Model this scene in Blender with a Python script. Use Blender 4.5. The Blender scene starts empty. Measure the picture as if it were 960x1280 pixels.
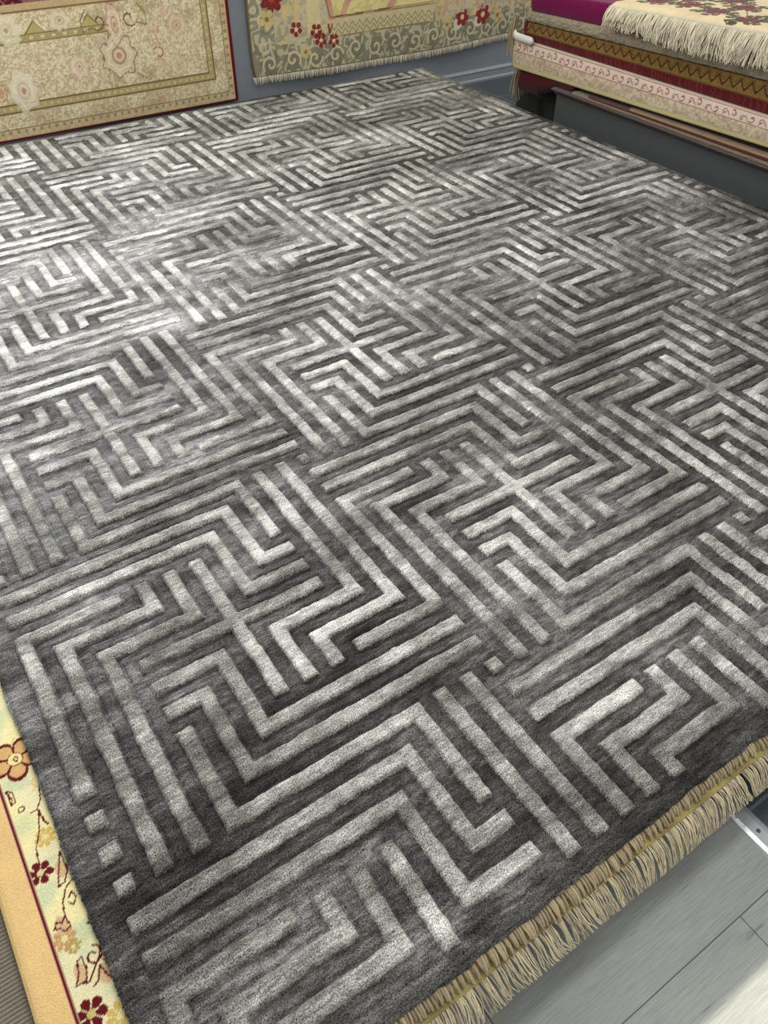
import bpy, math, random
import numpy as np
from mathutils import Matrix, Vector

# ------------------------------------------------------------------ camera
sc = bpy.context.scene
col = sc.collection
ZT = 0.2                                   # height of the carved rug's pile above the floor
cam_data = bpy.data.cameras.new('camera')
cam = bpy.data.objects.new('camera', cam_data)
col.objects.link(cam)
RW = [[0.830328649996084, -0.3815205803695458, 0.40619746398766604],
      [-0.5572190722879611, -0.5786385796590532, 0.5955537755806055],
      [0.007825501521964456, -0.7208463365269018, -0.6930507345363651]]
CAM = (-0.2977955643358502, -0.9508881073661146, 1.2147671238313733 + ZT)
m = Matrix.Identity(4)
for r in range(3):
    m[r][0], m[r][1], m[r][2], m[r][3] = RW[r][0], -RW[r][1], -RW[r][2], CAM[r]
cam.matrix_world = m
cam_data.sensor_fit = 'HORIZONTAL'
cam_data.sensor_width = 36.0
cam_data.lens = 36.0 * 975.9 / 960.0
cam_data.clip_start = 0.02
sc.camera = cam

# ------------------------------------------------------------------ world, lights, exposure
world = bpy.data.worlds.new('world')
sc.world = world
world.use_nodes = True
world.node_tree.nodes['Background'].inputs[0].default_value = (0.98, 0.99, 1.0, 1)
world.node_tree.nodes['Background'].inputs[1].default_value = 0.56

def area(name, loc, target, sx, sy, power, color=(1, 1, 1), spread=180):
    l = bpy.data.lights.new(name, 'AREA')
    l.shape = 'RECTANGLE'; l.size = sx; l.size_y = sy
    l.energy = power; l.color = color; l.spread = math.radians(spread)
    o = bpy.data.objects.new(name, l); col.objects.link(o)
    o.location = loc
    d = Vector(target) - Vector(loc)
    o.rotation_euler = d.to_track_quat('-Z', 'Y').to_euler()
    return o
area('added_gloss_light', (0.25, 3.0, 1.75), (0.1, 1.0, 0.2), 1.4, 0.5, 64, (0.97, 0.985, 1.0), 140)  # added unseen light, brings gloss to the left side of the carved rug
area('ceiling_lamp', (0.8, 1.6, 2.75), (0.8, 1.9, 0), 1.6, 0.5, 20, (1, 0.98, 0.94))
area('ceiling_lamp', (3.6, 2.3, 2.75), (3.2, 1.9, 0), 1.4, 0.5, 26, (1, 0.98, 0.94))
area('ceiling_lamp', (0.6, -0.4, 2.75), (0.6, -0.3, 0), 1.2, 0.4, 25, (1, 0.99, 0.96))
def spot(name, loc, centre, rim, power, color):
    l = bpy.data.lights.new(name, 'SPOT'); l.energy = power; l.color = color
    d0 = (Vector(centre) - Vector(loc)); d1 = (Vector(rim) - Vector(loc))
    l.spot_size = 2 * d0.angle(d1); l.spot_blend = 0.0; l.shadow_soft_size = 0.015
    o = bpy.data.objects.new(name, l); col.objects.link(o); o.location = loc
    o.rotation_euler = d0.to_track_quat('-Z', 'Y').to_euler(); return o
spot('doorway_sunlight', (0.45, -8.0, 6.925), (0.45, -3.0, 1.45), (0.45, -3.0, 2.42), 7000, (1, 0.95, 0.82))

sc.view_settings.view_transform = 'Standard'
sc.view_settings.look = 'None'
sc.view_settings.gamma = 1
sc.view_settings.use_curve_mapping = False
sc.view_settings.exposure = 0.0

# ------------------------------------------------------------------ helpers
rng = np.random.default_rng(7)
def lin(r, g=None, b=None):
    if g is None: g = b = r
    f = lambda c: (c / 255 / 12.92) if c / 255 <= 0.04045 else ((c / 255 + 0.055) / 1.055) ** 2.4
    return np.array([f(r), f(g), f(b)])
def L4(r, g=None, b=None):
    c = lin(r, g, b); return (float(c[0]), float(c[1]), float(c[2]), 1)
_tab = rng.random((256, 256))
def vnoise(x, y):
    x = np.asarray(x, float); y = np.asarray(y, float)
    xi = np.floor(x).astype(int); yi = np.floor(y).astype(int)
    fx = x - xi; fy = y - yi
    fx = fx * fx * (3 - 2 * fx); fy = fy * fy * (3 - 2 * fy)
    g = lambda i, j: _tab[i & 255, j & 255]
    return (g(xi, yi) * (1 - fx) + g(xi + 1, yi) * fx) * (1 - fy) + (g(xi, yi + 1) * (1 - fx) + g(xi + 1, yi + 1) * fx) * fy
def fbm(x, y, n=4):
    s = 0; a = 0.5; t = 0
    for k in range(n):
        s = s + a * vnoise(x * 2 ** k + 17.3 * k, y * 2 ** k + 5.1 * k); t += a; a *= 0.55
    return s / t
def sstep(a, b, x):
    t = np.clip((x - a) / (b - a), 0, 1); return t * t * (3 - 2 * t)

def link(name, mesh, parent=None):
    o = bpy.data.objects.new(name, mesh); col.objects.link(o)
    if parent is not None: o.parent = parent
    return o
def tag(o, label, cat, group=None):
    o['label'] = label; o['category'] = cat
    if group: o['group'] = group
    return o
def thing(name, label, cat, loc=(0, 0, 0), group=None):
    o = bpy.data.objects.new(name, None); col.objects.link(o)
    o.empty_display_size = 0.1; o.location = loc
    return tag(o, label, cat, group)
def part(name, mesh, root):
    o = link(name, mesh, root)
    o.matrix_parent_inverse = Matrix.Translation(-Vector(root.location))   # mesh stays in world coordinates
    return o
def struct(name, mesh):
    o = link(name, mesh); o['kind'] = 'structure'; return o
def recentre(o):
    co = np.empty(len(o.data.vertices) * 3); o.data.vertices.foreach_get('co', co); co = co.reshape(-1, 3)
    c = (co.min(0) + co.max(0)) / 2; c[2] = co[:, 2].min()
    o.data.vertices.foreach_set('co', (co - c).ravel()); o.location = c.tolist(); return o

def mesh_from(name, V, F, mat, colors=None, attrs=None, smooth=True):
    me = bpy.data.meshes.new(name)
    V = np.asarray(V, np.float32)
    if isinstance(F, np.ndarray):
        n = len(F); k = F.shape[1]
        me.vertices.add(len(V)); me.vertices.foreach_set('co', V.ravel())
        me.loops.add(n * k); me.loops.foreach_set('vertex_index', F.astype(np.int32).ravel())
        me.polygons.add(n); me.polygons.foreach_set('loop_start', np.arange(0, n * k, k, dtype=np.int32))
        me.update(calc_edges=True)
    else:
        me.from_pydata([tuple(map(float, v)) for v in V], [], [tuple(map(int, f)) for f in F])
    me.validate()
    if smooth: me.polygons.foreach_set('use_smooth', np.ones(len(me.polygons), bool))
    if colors is not None:
        a = me.color_attributes.new('Col', 'FLOAT_COLOR', 'POINT')
        c4 = np.ones((len(V), 4), np.float32); c4[:, :3] = colors
        a.data.foreach_set('color', c4.ravel())
    for k_, v_ in (attrs or {}).items():
        a = me.attributes.new(k_, 'FLOAT', 'POINT'); a.data.foreach_set('value', np.asarray(v_, np.float32).ravel())
    for mm in (mat if isinstance(mat, (list, tuple)) else [mat]): me.materials.append(mm)
    return me
def grid_faces(nu, nv):
    i = np.arange(nu * nv).reshape(nv, nu)
    return np.stack([i[:-1, :-1].ravel(), i[:-1, 1:].ravel(), i[1:, 1:].ravel(), i[1:, :-1].ravel()], 1)
def sheet(xs, ys, ztop, zbot, colf):
    """closed slab: top surface ztop(x,y), flat-ish bottom zbot(x,y); colours colf(X,Y) -> (N,3)"""
    X, Y = np.meshgrid(xs, ys); nu, nv = len(xs), len(ys)
    Zt = ztop(X, Y); Zb = zbot(X, Y)
    P = np.stack([X, Y, Zt], -1).reshape(-1, 3); c = colf(X.ravel(), Y.ravel())
    F = [grid_faces(nu, nv)]
    idx = np.arange(nu * nv).reshape(nv, nu)
    ring = np.concatenate([idx[0, :], idx[1:, -1], idx[-1, -2::-1], idx[-2:0:-1, 0]])
    B = P[ring].copy(); B[:, 2] = Zb.ravel()[ring]
    n0 = len(P); nr = len(ring); k = np.arange(nr); k2 = (k + 1) % nr
    F.append(np.stack([ring[k2], ring[k], n0 + k, n0 + k2], 1))
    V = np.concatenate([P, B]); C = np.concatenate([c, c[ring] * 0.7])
    q = np.concatenate(F)
    return V, q, C, n0 + k
def boxes_mesh(name, boxes, mat, bev=0.003):
    """one mesh made of chamfered boxes ((x0,y0,z0),(x1,y1,z1))"""
    import bmesh
    bm = bmesh.new()
    for a, b in boxes:
        r = bmesh.ops.create_cube(bm, size=1)
        for v in r['verts']:
            v.co = Vector([(a[i] + b[i]) / 2 + v.co[i] * (b[i] - a[i]) for i in range(3)])
        if bev:
            es = list({e for v in r['verts'] for e in v.link_edges})
            bmesh.ops.bevel(bm, geom=es, offset=bev, segments=2, affect='EDGES', profile=0.5)
    me = bpy.data.meshes.new(name); bm.to_mesh(me); bm.free(); me.materials.append(mat); return me
def strands_mesh(name, lines, radius, mat, colors=None, sides=5):
    """tubes along polylines (list of (k,3)); colors one per strand"""
    V = []; F = []; C = []; n = 0
    a = np.arange(sides) / sides * 2 * math.pi
    for li, P in enumerate(lines):
        P = np.asarray(P, float); k = len(P)
        T = np.gradient(P, axis=0); T /= np.linalg.norm(T, axis=1, keepdims=True) + 1e-9
        ref = np.array([0, 0, 1.0]) if abs(T[0, 2]) < 0.8 else np.array([1.0, 0, 0])
        A = np.cross(T, ref); A /= np.linalg.norm(A, axis=1, keepdims=True) + 1e-9
        Bv = np.cross(T, A)
        rad = (radius[li] if hasattr(radius, '__len__') else radius) * np.linspace(1.0, 0.65, k)
        ring = P[:, None, :] + rad[:, None, None] * (np.cos(a)[None, :, None] * A[:, None, :] + np.sin(a)[None, :, None] * Bv[:, None, :])
        V.append(ring.reshape(-1, 3))
        i = np.arange(k * sides).reshape(k, sides); j = np.roll(i, -1, 1)
        F.append(np.stack([i[:-1], j[:-1], j[1:], i[1:]], -1).reshape(-1, 4) + n)
        n += k * sides
        if colors is not None: C.append(np.repeat(np.asarray(colors[li])[None], k * sides, 0))
    return mesh_from(name, np.concatenate(V), np.concatenate(F), mat, np.concatenate(C) if colors is not None else None)

# ------------------------------------------------------------------ materials
def nodes_of(name):
    mt = bpy.data.materials.new(name); mt.use_nodes = True
    nt = mt.node_tree; return mt, nt, nt.nodes, nt.links, nt.nodes['Principled BSDF']
def N(nt, typ, **kw):
    n = nt.nodes.new(typ)
    for k, v in kw.items(): setattr(n, k, v)
    return n
def math_n(nt, op, a, b=None, c=None):
    n = nt.nodes.new('ShaderNodeMath'); n.operation = op
    for i, v in enumerate((a, b, c)):
        if v is None: continue
        if isinstance(v, (int, float)): n.inputs[i].default_value = v
        else: nt.links.new(v, n.inputs[i])
    return n.outputs[0]
def noise(nt, vec, scale, detail=2.0, rough=0.5, mapping=None):
    n = nt.nodes.new('ShaderNodeTexNoise'); n.inputs['Scale'].default_value = scale
    n.inputs['Detail'].default_value = detail; n.inputs['Roughness'].default_value = rough
    if mapping:
        mp = nt.nodes.new('ShaderNodeMapping'); mp.inputs['Scale'].default_value = mapping
        nt.links.new(vec, mp.inputs['Vector']); vec = mp.outputs[0]
    nt.links.new(vec, n.inputs['Vector']); return n
def mixc(nt, fac, a, b, typ='MIX'):
    n = nt.nodes.new('ShaderNodeMix'); n.data_type = 'RGBA'; n.blend_type = typ
    for s, v in ((n.inputs[0], fac), (n.inputs[6], a), (n.inputs[7], b)):
        if isinstance(v, (int, float, tuple)): s.default_value = v
        else: nt.links.new(v, s)
    return n.outputs[2]
def plain(name, color, rough=0.6, metal=0.0, spec=0.5, grain=0.0, gscale=60, bump=0.0):
    mt, nt, nd, lk, bs = nodes_of(name)
    tc = N(nt, 'ShaderNodeTexCoord')
    ns = noise(nt, tc.outputs['Object'], gscale, 4)
    f = math_n(nt, 'MULTIPLY_ADD', ns.outputs['Fac'], grain * 2, 1 - grain)
    cm = mixc(nt, 1.0, color, f, 'MULTIPLY'); lk.new(cm, bs.inputs['Base Color'])
    bs.inputs['Roughness'].default_value = rough; bs.inputs['Metallic'].default_value = metal
    bs.inputs['Specular IOR Level'].default_value = spec
    if bump:
        b = N(nt, 'ShaderNodeBump'); b.inputs['Strength'].default_value = bump; b.inputs['Distance'].default_value = 0.002
        lk.new(ns.outputs['Fac'], b.inputs['Height']); lk.new(b.outputs[0], bs.inputs['Normal'])
    return mt
def textile(name, gscale=500, contrast=0.35, bump=0.5, sheen=0.25, rough=0.9, stretch=(1, 1, 1), dist=0.003):
    """wool: colours come from the knots (vertex attribute), grain and bump from noise"""
    mt, nt, nd, lk, bs = nodes_of(name)
    tc = N(nt, 'ShaderNodeTexCoord')
    at = N(nt, 'ShaderNodeVertexColor', layer_name='Col')
    n1 = noise(nt, tc.outputs['Object'], gscale, 2, 0.6, stretch)
    n2 = noise(nt, tc.outputs['Object'], 14, 3)
    f = math_n(nt, 'MULTIPLY_ADD', n1.outputs['Fac'], contrast * 2, 1 - contrast)
    f2 = math_n(nt, 'MULTIPLY_ADD', n2.outputs['Fac'], 0.3, 0.85)
    c = mixc(nt, 1.0, at.outputs['Color'], math_n(nt, 'MULTIPLY', f, f2), 'MULTIPLY')
    lk.new(c, bs.inputs['Base Color'])
    bs.inputs['Roughness'].default_value = rough; bs.inputs['Specular IOR Level'].default_value = 0.15
    bs.inputs['Sheen Weight'].default_value = sheen; bs.inputs['Sheen Roughness'].default_value = 0.4
    b = N(nt, 'ShaderNodeBump'); b.inputs['Strength'].default_value = bump; b.inputs['Distance'].default_value = dist
    lk.new(n1.outputs['Fac'], b.inputs['Height']); lk.new(b.outputs[0], bs.inputs['Normal'])
    return mt
M_wool = textile('wool_pile')
M_fuzz = textile('pile_edge', 260, 0.5, 0.9, 0.4, stretch=(1, 1, 0.25), dist=0.006)
M_yarn = textile('fringe_yarn', 350, 0.3, 0.4, 0.3)
M_wall = plain('wall_paint', L4(140, 147, 152), 0.75, grain=0.05, gscale=8)
M_base = plain('baseboard_paint', L4(150, 154, 160), 0.5, grain=0.1, gscale=20)
M_bench = plain('bench_laminate', L4(76, 79, 79), 0.45, grain=0.05, gscale=30)
M_bench_dark = plain('bench_painted_shade', L4(60, 64, 60), 0.6, grain=0.05)  # recessed plinth: its shade is put into a darker bench colour
M_metal = plain('brushed_aluminium', L4(196, 198, 200), 0.35, 0.8, grain=0.1, gscale=90)
M_screw = plain('screw_steel', L4(110, 108, 104), 0.35, 0.9)
M_white = plain('white_plastic', L4(226, 224, 216), 0.35)

# carved viscose rug
def rug_material():
    mt, nt, nd, lk, bs = nodes_of('carved_silky_pile')
    tc = N(nt, 'ShaderNodeTexCoord'); P = tc.outputs['Object']
    sd = N(nt, 'ShaderNodeAttribute', attribute_name='sd').outputs['Fac']
    ed = noise(nt, P, 330, 2)
    sdn = math_n(nt, 'ADD', sd, math_n(nt, 'MULTIPLY_ADD', ed.outputs['Fac'], 0.12, -0.06))
    mr = N(nt, 'ShaderNodeMapRange', interpolation_type='SMOOTHSTEP')
    mr.inputs['From Min'].default_value = 0.02; mr.inputs['From Max'].default_value = -0.02
    lk.new(sdn, mr.inputs['Value']); mask = mr.outputs[0]
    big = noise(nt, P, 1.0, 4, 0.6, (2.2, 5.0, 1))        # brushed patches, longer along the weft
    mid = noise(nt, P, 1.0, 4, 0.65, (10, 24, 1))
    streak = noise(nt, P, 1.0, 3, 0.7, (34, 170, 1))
    fine = noise(nt, P, 420, 3, 0.75)
    c0 = mixc(nt, mask, L4(66, 65, 61), L4(136, 134, 127))
    # pile that lies to or fro: its sheen and shading put into the colour, besides dye tone
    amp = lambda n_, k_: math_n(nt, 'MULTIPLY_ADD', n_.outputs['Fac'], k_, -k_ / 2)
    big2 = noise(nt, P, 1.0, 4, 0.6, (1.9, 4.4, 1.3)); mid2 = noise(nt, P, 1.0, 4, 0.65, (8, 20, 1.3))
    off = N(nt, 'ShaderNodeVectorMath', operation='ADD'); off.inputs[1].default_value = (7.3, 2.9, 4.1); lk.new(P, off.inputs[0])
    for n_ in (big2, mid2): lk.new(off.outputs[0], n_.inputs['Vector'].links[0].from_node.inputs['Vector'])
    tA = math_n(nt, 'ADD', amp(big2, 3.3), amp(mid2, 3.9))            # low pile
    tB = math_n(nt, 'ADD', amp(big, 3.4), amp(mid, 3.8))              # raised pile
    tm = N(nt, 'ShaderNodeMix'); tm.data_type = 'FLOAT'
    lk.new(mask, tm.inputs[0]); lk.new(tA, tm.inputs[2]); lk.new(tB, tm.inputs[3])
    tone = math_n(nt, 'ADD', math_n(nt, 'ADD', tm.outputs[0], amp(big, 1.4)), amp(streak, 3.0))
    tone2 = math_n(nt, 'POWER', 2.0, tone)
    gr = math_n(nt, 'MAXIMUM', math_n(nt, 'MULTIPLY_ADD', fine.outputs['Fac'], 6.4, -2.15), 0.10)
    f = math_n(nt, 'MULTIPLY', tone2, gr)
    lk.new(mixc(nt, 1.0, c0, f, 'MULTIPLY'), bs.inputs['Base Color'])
    bs.inputs['Roughness'].default_value = 0.40
    gl = math_n(nt, 'MULTIPLY', math_n(nt, 'POWER', 5.0, tone), math_n(nt, 'MULTIPLY', gr, math_n(nt, 'MULTIPLY_ADD', mask, 0.4, 0.6)))
    lk.new(math_n(nt, 'MINIMUM', math_n(nt, 'MULTIPLY', gl, 0.56), 2.0), bs.inputs['Specular IOR Level'])
    lk.new(math_n(nt, 'MINIMUM', math_n(nt, 'MULTIPLY', gl, 0.24), 1.0), bs.inputs['Sheen Weight']); bs.inputs['Sheen Roughness'].default_value = 0.35
    # leaning of the pile tilts the normal patch by patch
    lean = noise(nt, P, 1.0, 3, 0.6, (4, 15, 1))
    sub = N(nt, 'ShaderNodeVectorMath', operation='SUBTRACT'); sub.inputs[1].default_value = (0.5, 0.5, 0.5)
    lk.new(lean.outputs['Color'], sub.inputs[0])
    mul = N(nt, 'ShaderNodeVectorMath', operation='MULTIPLY'); mul.inputs[1].default_value = (0.8, 1.2, 0)
    lk.new(sub.outputs[0], mul.inputs[0])
    b = N(nt, 'ShaderNodeBump'); b.inputs['Strength'].default_value = 0.6; b.inputs['Distance'].default_value = 0.0035
    h = math_n(nt, 'ADD', math_n(nt, 'MULTIPLY', mask, 0.9), math_n(nt, 'MULTIPLY', fine.outputs['Fac'], 0.8))
    lk.new(h, b.inputs['Height'])
    ad = N(nt, 'ShaderNodeVectorMath', operation='ADD'); lk.new(b.outputs[0], ad.inputs[0]); lk.new(mul.outputs[0], ad.inputs[1])
    no = N(nt, 'ShaderNodeVectorMath', operation='NORMALIZE'); lk.new(ad.outputs[0], no.inputs[0])
    lk.new(no.outputs[0], bs.inputs['Normal'])
    return mt
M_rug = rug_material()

def wood_material():
    mt, nt, nd, lk, bs = nodes_of('grey_oak_planks')
    tc = N(nt, 'ShaderNodeTexCoord'); P = tc.outputs['Object']
    mp = N(nt, 'ShaderNodeMapping'); mp.inputs['Location'].default_value = (-0.484 + 1.22, 0.895 + 0.19 * 4, 0)
    lk.new(P, mp.inputs['Vector'])
    br = N(nt, 'ShaderNodeTexBrick'); lk.new(mp.outputs[0], br.inputs['Vector'])
    br.offset = 0.37; br.inputs['Scale'].default_value = 1.0
    br.inputs['Brick Width'].default_value = 1.22; br.inputs['Row Height'].default_value = 0.19
    br.inputs['Mortar Size'].default_value = 0.0011; br.inputs['Mortar Smooth'].default_value = 0.3
    br.inputs['Color1'].default_value = L4(158, 161, 156); br.inputs['Color2'].default_value = L4(176, 175, 165)
    br.inputs['Mortar'].default_value = L4(80, 80, 74)
    g1 = noise(nt, P, 1.0, 6, 0.65, (5, 70, 1)); g1.inputs['Distortion'].default_value = 0.6
    g2 = noise(nt, P, 1.0, 3, 0.6, (18, 340, 1))
    g3 = noise(nt, P, 1.0, 2, 0.5, (2.5, 9, 1))
    cr = N(nt, 'ShaderNodeMapRange'); cr.inputs['From Min'].default_value = 0.63; cr.inputs['From Max'].default_value = 0.72
    cr.inputs['To Min'].default_value = 1.0; cr.inputs['To Max'].default_value = 0.55; lk.new(g1.outputs['Fac'], cr.inputs['Value'])
    f = math_n(nt, 'MULTIPLY_ADD', g2.outputs['Fac'], 0.8, 0.62)
    f = math_n(nt, 'MULTIPLY', f, math_n(nt, 'MULTIPLY_ADD', g3.outputs['Fac'], 0.5, 0.75))
    f = math_n(nt, 'MULTIPLY', f, cr.outputs[0])
    lk.new(mixc(nt, 1.0, br.outputs['Color'], f, 'MULTIPLY'), bs.inputs['Base Color'])
    bs.inputs['Roughness'].default_value = 0.55
    b = N(nt, 'ShaderNodeBump'); b.inputs['Strength'].default_value = 0.25; b.inputs['Distance'].default_value = 0.002
    lk.new(f, b.inputs['Height']); lk.new(b.outputs[0], bs.inputs['Normal'])
    return mt
def tile_material():
    mt, nt, nd, lk, bs = nodes_of('dark_slate_tiles')
    tc = N(nt, 'ShaderNodeTexCoord'); P = tc.outputs['Object']
    mp = N(nt, 'ShaderNodeMapping'); mp.inputs['Location'].default_value = (-0.653, 0.784, 0); lk.new(P, mp.inputs['Vector'])
    br = N(nt, 'ShaderNodeTexBrick'); lk.new(mp.outputs[0], br.inputs['Vector']); br.offset = 0.0
    br.inputs['Scale'].default_value = 1.0; br.inputs['Brick Width'].default_value = 0.6; br.inputs['Row Height'].default_value = 0.3
    br.inputs['Mortar Size'].default_value = 0.003
    br.inputs['Color1'].default_value = L4(62, 72, 78); br.inputs['Color2'].default_value = L4(66, 76, 82); br.inputs['Mortar'].default_value = L4(112, 118, 120)
    lk.new(br.outputs['Color'], bs.inputs['Base Color']); bs.inputs['Roughness'].default_value = 0.4
    return mt

# ------------------------------------------------------------------ the room
def quad(name, x0, x1, y0, y1, z0, z1, mat): return boxes_mesh(name, [((x0, y0, z0), (x1, y1, z1))], mat, 0)
struct('floor', quad('floor', -4.0, 0.631, -5.0, 3.13, -0.1, 0.0, wood_material()))
struct('floor_tiled', quad('floor_tiled', 0.631, 5.6, -5.0, 3.13, -0.1, 0.0, tile_material()))
struct('wall_back', quad('wall_back', -4.0, 5.6, 3.13, 3.25, -0.1, 2.8, M_wall))
def extrude_x(name, prof, x0, x1, mat):
    n = len(prof); V = [(x0, y, z) for y, z in prof] + [(x1, y, z) for y, z in prof]
    F = [(i, (i + 1) % n, n + (i + 1) % n, n + i) for i in range(n)] + [tuple(range(n - 1, -1, -1)), tuple(range(n, 2 * n))]
    return mesh_from(name, V, F, mat, smooth=False)
struct('wall_front_added', boxes_mesh('wall_front_added', [((-4.0, -3.1, -0.1), (-0.9, -3.0, 2.8)), ((1.9, -3.1, -0.1), (5.6, -3.0, 2.8)), ((-0.9, -3.1, 2.1), (1.9, -3.0, 2.8))], plain('front_wall_paint', L4(215, 214, 208), 0.8, grain=0.04, gscale=8), 0))  # unseen wall, put in so its door header cuts the sun patch straight
struct('baseboard_back', extrude_x('baseboard_back', [(3.13, 0), (3.105, 0), (3.105, 0.012), (3.115, 0.018), (3.115, 0.05), (3.112, 0.056), (3.12, 0.066), (3.13, 0.068)], -4.0, 5.6, M_base))

# threshold strip between planks and tiles
ts = thing('threshold_strip', 'flat silver metal threshold strip between grey planks and dark tiles', 'floor strip', (0.631, -0.9, 0))
part('strip', extrude_x('strip', [(0, 0), (0.001, 0), (0.001, 0.001), (0, 0.001)], 0, 0.001, M_metal), ts)
bpy.data.objects.remove(ts.children[0])
sp = [(0.607, 0.0), (0.611, 0.0035), (0.620, 0.005), (0.642, 0.005), (0.651, 0.0035), (0.655, 0.0)]
V = [(x, -2.6, z) for x, z in sp] + [(x, -0.60, z) for x, z in sp]; n = len(sp)
F = [(i, (i + 1) % n, n + (i + 1) % n, n + i) for i in range(n)] + [tuple(range(n - 1, -1, -1)), tuple(range(n, 2 * n))]
part('strip', mesh_from('strip', V, F, M_metal, smooth=False), ts)
import bmesh
def screw_mesh(x, y, z):
    bm = bmesh.new()
    r = bmesh.ops.create_cone(bm, cap_ends=True, segments=20, radius1=0.0042, radius2=0.0034, depth=0.0016)
    bmesh.ops.translate(bm, verts=r['verts'], vec=(x, y, z + 0.0008))
    for a, b in ((0.0026, 0.0005), (0.0005, 0.0026)):
        r = bmesh.ops.create_cube(bm, size=1)
        for v in r['verts']: v.co = Vector((x + v.co.x * 2 * a, y + v.co.y * 2 * b, z + 0.0016 + v.co.z * 0.0006))
    me = bpy.data.meshes.new('screw'); bm.to_mesh(me); bm.free(); me.materials.append(M_screw); return me
for yy in (-0.819, -1.12, -1.42):
    part('screw', screw_mesh(0.632, yy, 0.005), ts)

# ------------------------------------------------------------------ the carved rug
U = 0.06
def seg_rects():
    R = []
    def line(pts):
        for (a, b), (c, d) in zip(pts[:-1], pts[1:]):
            R.append(((a + c) / 2, (b + d) / 2, abs(a - c) / 2 + 0.25, abs(b - d) / 2 + 0.25))
    rot = lambda p, k: p if k == 0 else rot((-p[1], p[0]), k - 1)
    line([(-3, 0), (3, 0)]); line([(0, -3), (0, 3)])
    for k in range(4):
        line([rot(p, k) for p in ((-6, -4), (1, -4), (1, -1), (3, -1))])
        line([rot(p, k) for p in ((-6, -5), (2, -5), (2, -2), (3, -2))])
    line([(-3, -9), (-3, -6), (3, -6), (3, -3)])
    line([rot(p, 1) for p in ((-3, -9), (-3, -6), (3, -6), (3, -3))])
    line([(6, 6), (6, 6)])
    out = set()
    for r in R:
        for di in (-12, 0, 12):
            for dj in (-12, 0, 12):
                q = (r[0] + di, r[1] + dj, r[2], r[3])
                if abs(q[0]) - q[2] < 6.5 and abs(q[1]) - q[3] < 6.5: out.add(q)
    return sorted(out)
def carve_sd(u, v):
    lu = (u + 6) % 12 - 6; lv = (v + 6) % 12 - 6
    d = np.full(u.shape, 9.0)
    for a, b, hx, hy in seg_rects():
        qx = np.abs(lu - a) - hx; qy = np.abs(lv - b) - hy
        s = np.where((qx > 0) & (qy > 0), np.hypot(np.maximum(qx, 0), np.maximum(qy, 0)), np.maximum(qx, qy))
        np.minimum(d, s, out=d)
    field = np.maximum(np.maximum(-6.3 - u, u - 42.3), np.maximum(-48.3 - v, v - 11.7))
    return np.maximum(d, field)
us = np.concatenate([np.arange(-7, 14, 1 / 20), np.arange(14, 43.001, 1 / 9)])
vs = np.concatenate([np.arange(-49, -25, 1 / 6), np.arange(-25, -8, 1 / 9), np.arange(-8, 12.21, 1 / 20)])
UU, VV = np.meshgrid(us, vs)
wob = lambda a, b: 0.05 * (fbm(UU * 1.1 + a, VV * 1.1 + b, 3) - 0.5) * 2 + 0.05 * (fbm(UU * 4.3 + a, VV * 4.3 + b, 2) - 0.5)
SD = carve_sd(UU + wob(3, 9), VV + wob(31, 57))
SD = np.clip(SD, -0.3, 0.6)
edge = np.minimum(np.minimum(UU + 7, 43 - UU), np.minimum(VV + 49, 12.2 - VV))
raise_ = sstep(0.04, -0.05, SD)
zz = ZT - 0.007 + 0.007 * raise_ - 0.0042 * np.exp(-((SD - 0.03) / 0.06) ** 2) + 0.0016 * (fbm(UU * 0.5, VV * 0.5, 3) - 0.5) + 0.0016 * (rng.random(UU.shape) - 0.5)
zz -= 0.0060 * (1 - np.sqrt(np.clip(1 - (1 - np.clip(edge / 0.2, 0, 1)) ** 2, 0, 1)))
ex = (fbm(VV * 0.9, UU * 0 + 4, 3) - 0.5) * 0.10 + (rng.random(UU.shape) - 0.5) * 0.06
XX = UU * U; YY = -VV * U
XX = XX - np.where(UU < -6.95, 0.06 * ex, 0) + np.where(UU > 42.95, 0.06 * ex, 0)
ey = (fbm(UU * 2.2, VV * 0 + 8, 3) - 0.5) * 0.18
YY = YY - np.where(VV > 12.15, 0.06 * ey, 0)
nu, nv = len(us), len(vs)
P = np.stack([XX, YY, zz], -1).reshape(-1, 3)
Fq = grid_faces(nu, nv)[:, ::-1]
idx = np.arange(nu * nv).reshape(nv, nu)
ring = np.concatenate([idx[0, :], idx[1:, -1], idx[-1, -2::-1], idx[-2:0:-1, 0]])
nr = len(ring); k = np.arange(nr); k2 = (k + 1) % nr
B1 = P[ring].copy(); B1[:, 2] = ZT - 0.0145
cx, cy = 18 * U, 18.4 * U
sk = np.stack([ring[k], ring[k2], nu * nv + k2, nu * nv + k], 1)
V = np.concatenate([P, B1]); Fq = np.concatenate([Fq, sk[:, ::-1]])
sd_all = np.concatenate([SD.ravel(), np.full(nr, 0.5)])
rug = thing('carved_rug', 'huge charcoal and silver rug carved with maze strips, topmost of the floor pile', 'rug', (1.08, 1.1, ZT - 0.0175))
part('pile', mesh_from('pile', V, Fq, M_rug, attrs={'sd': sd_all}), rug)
part('backing', boxes_mesh('backing', [((-7 * U + 0.006, -12.2 * U + 0.006, ZT - 0.0175), (43 * U - 0.006, 49 * U - 0.006, ZT - 0.0143))], plain('rug_backing', L4(70, 62, 54), 0.9, grain=0.2, gscale=300), 0.001), rug)
del P, V, Fq, XX, YY, zz

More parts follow.
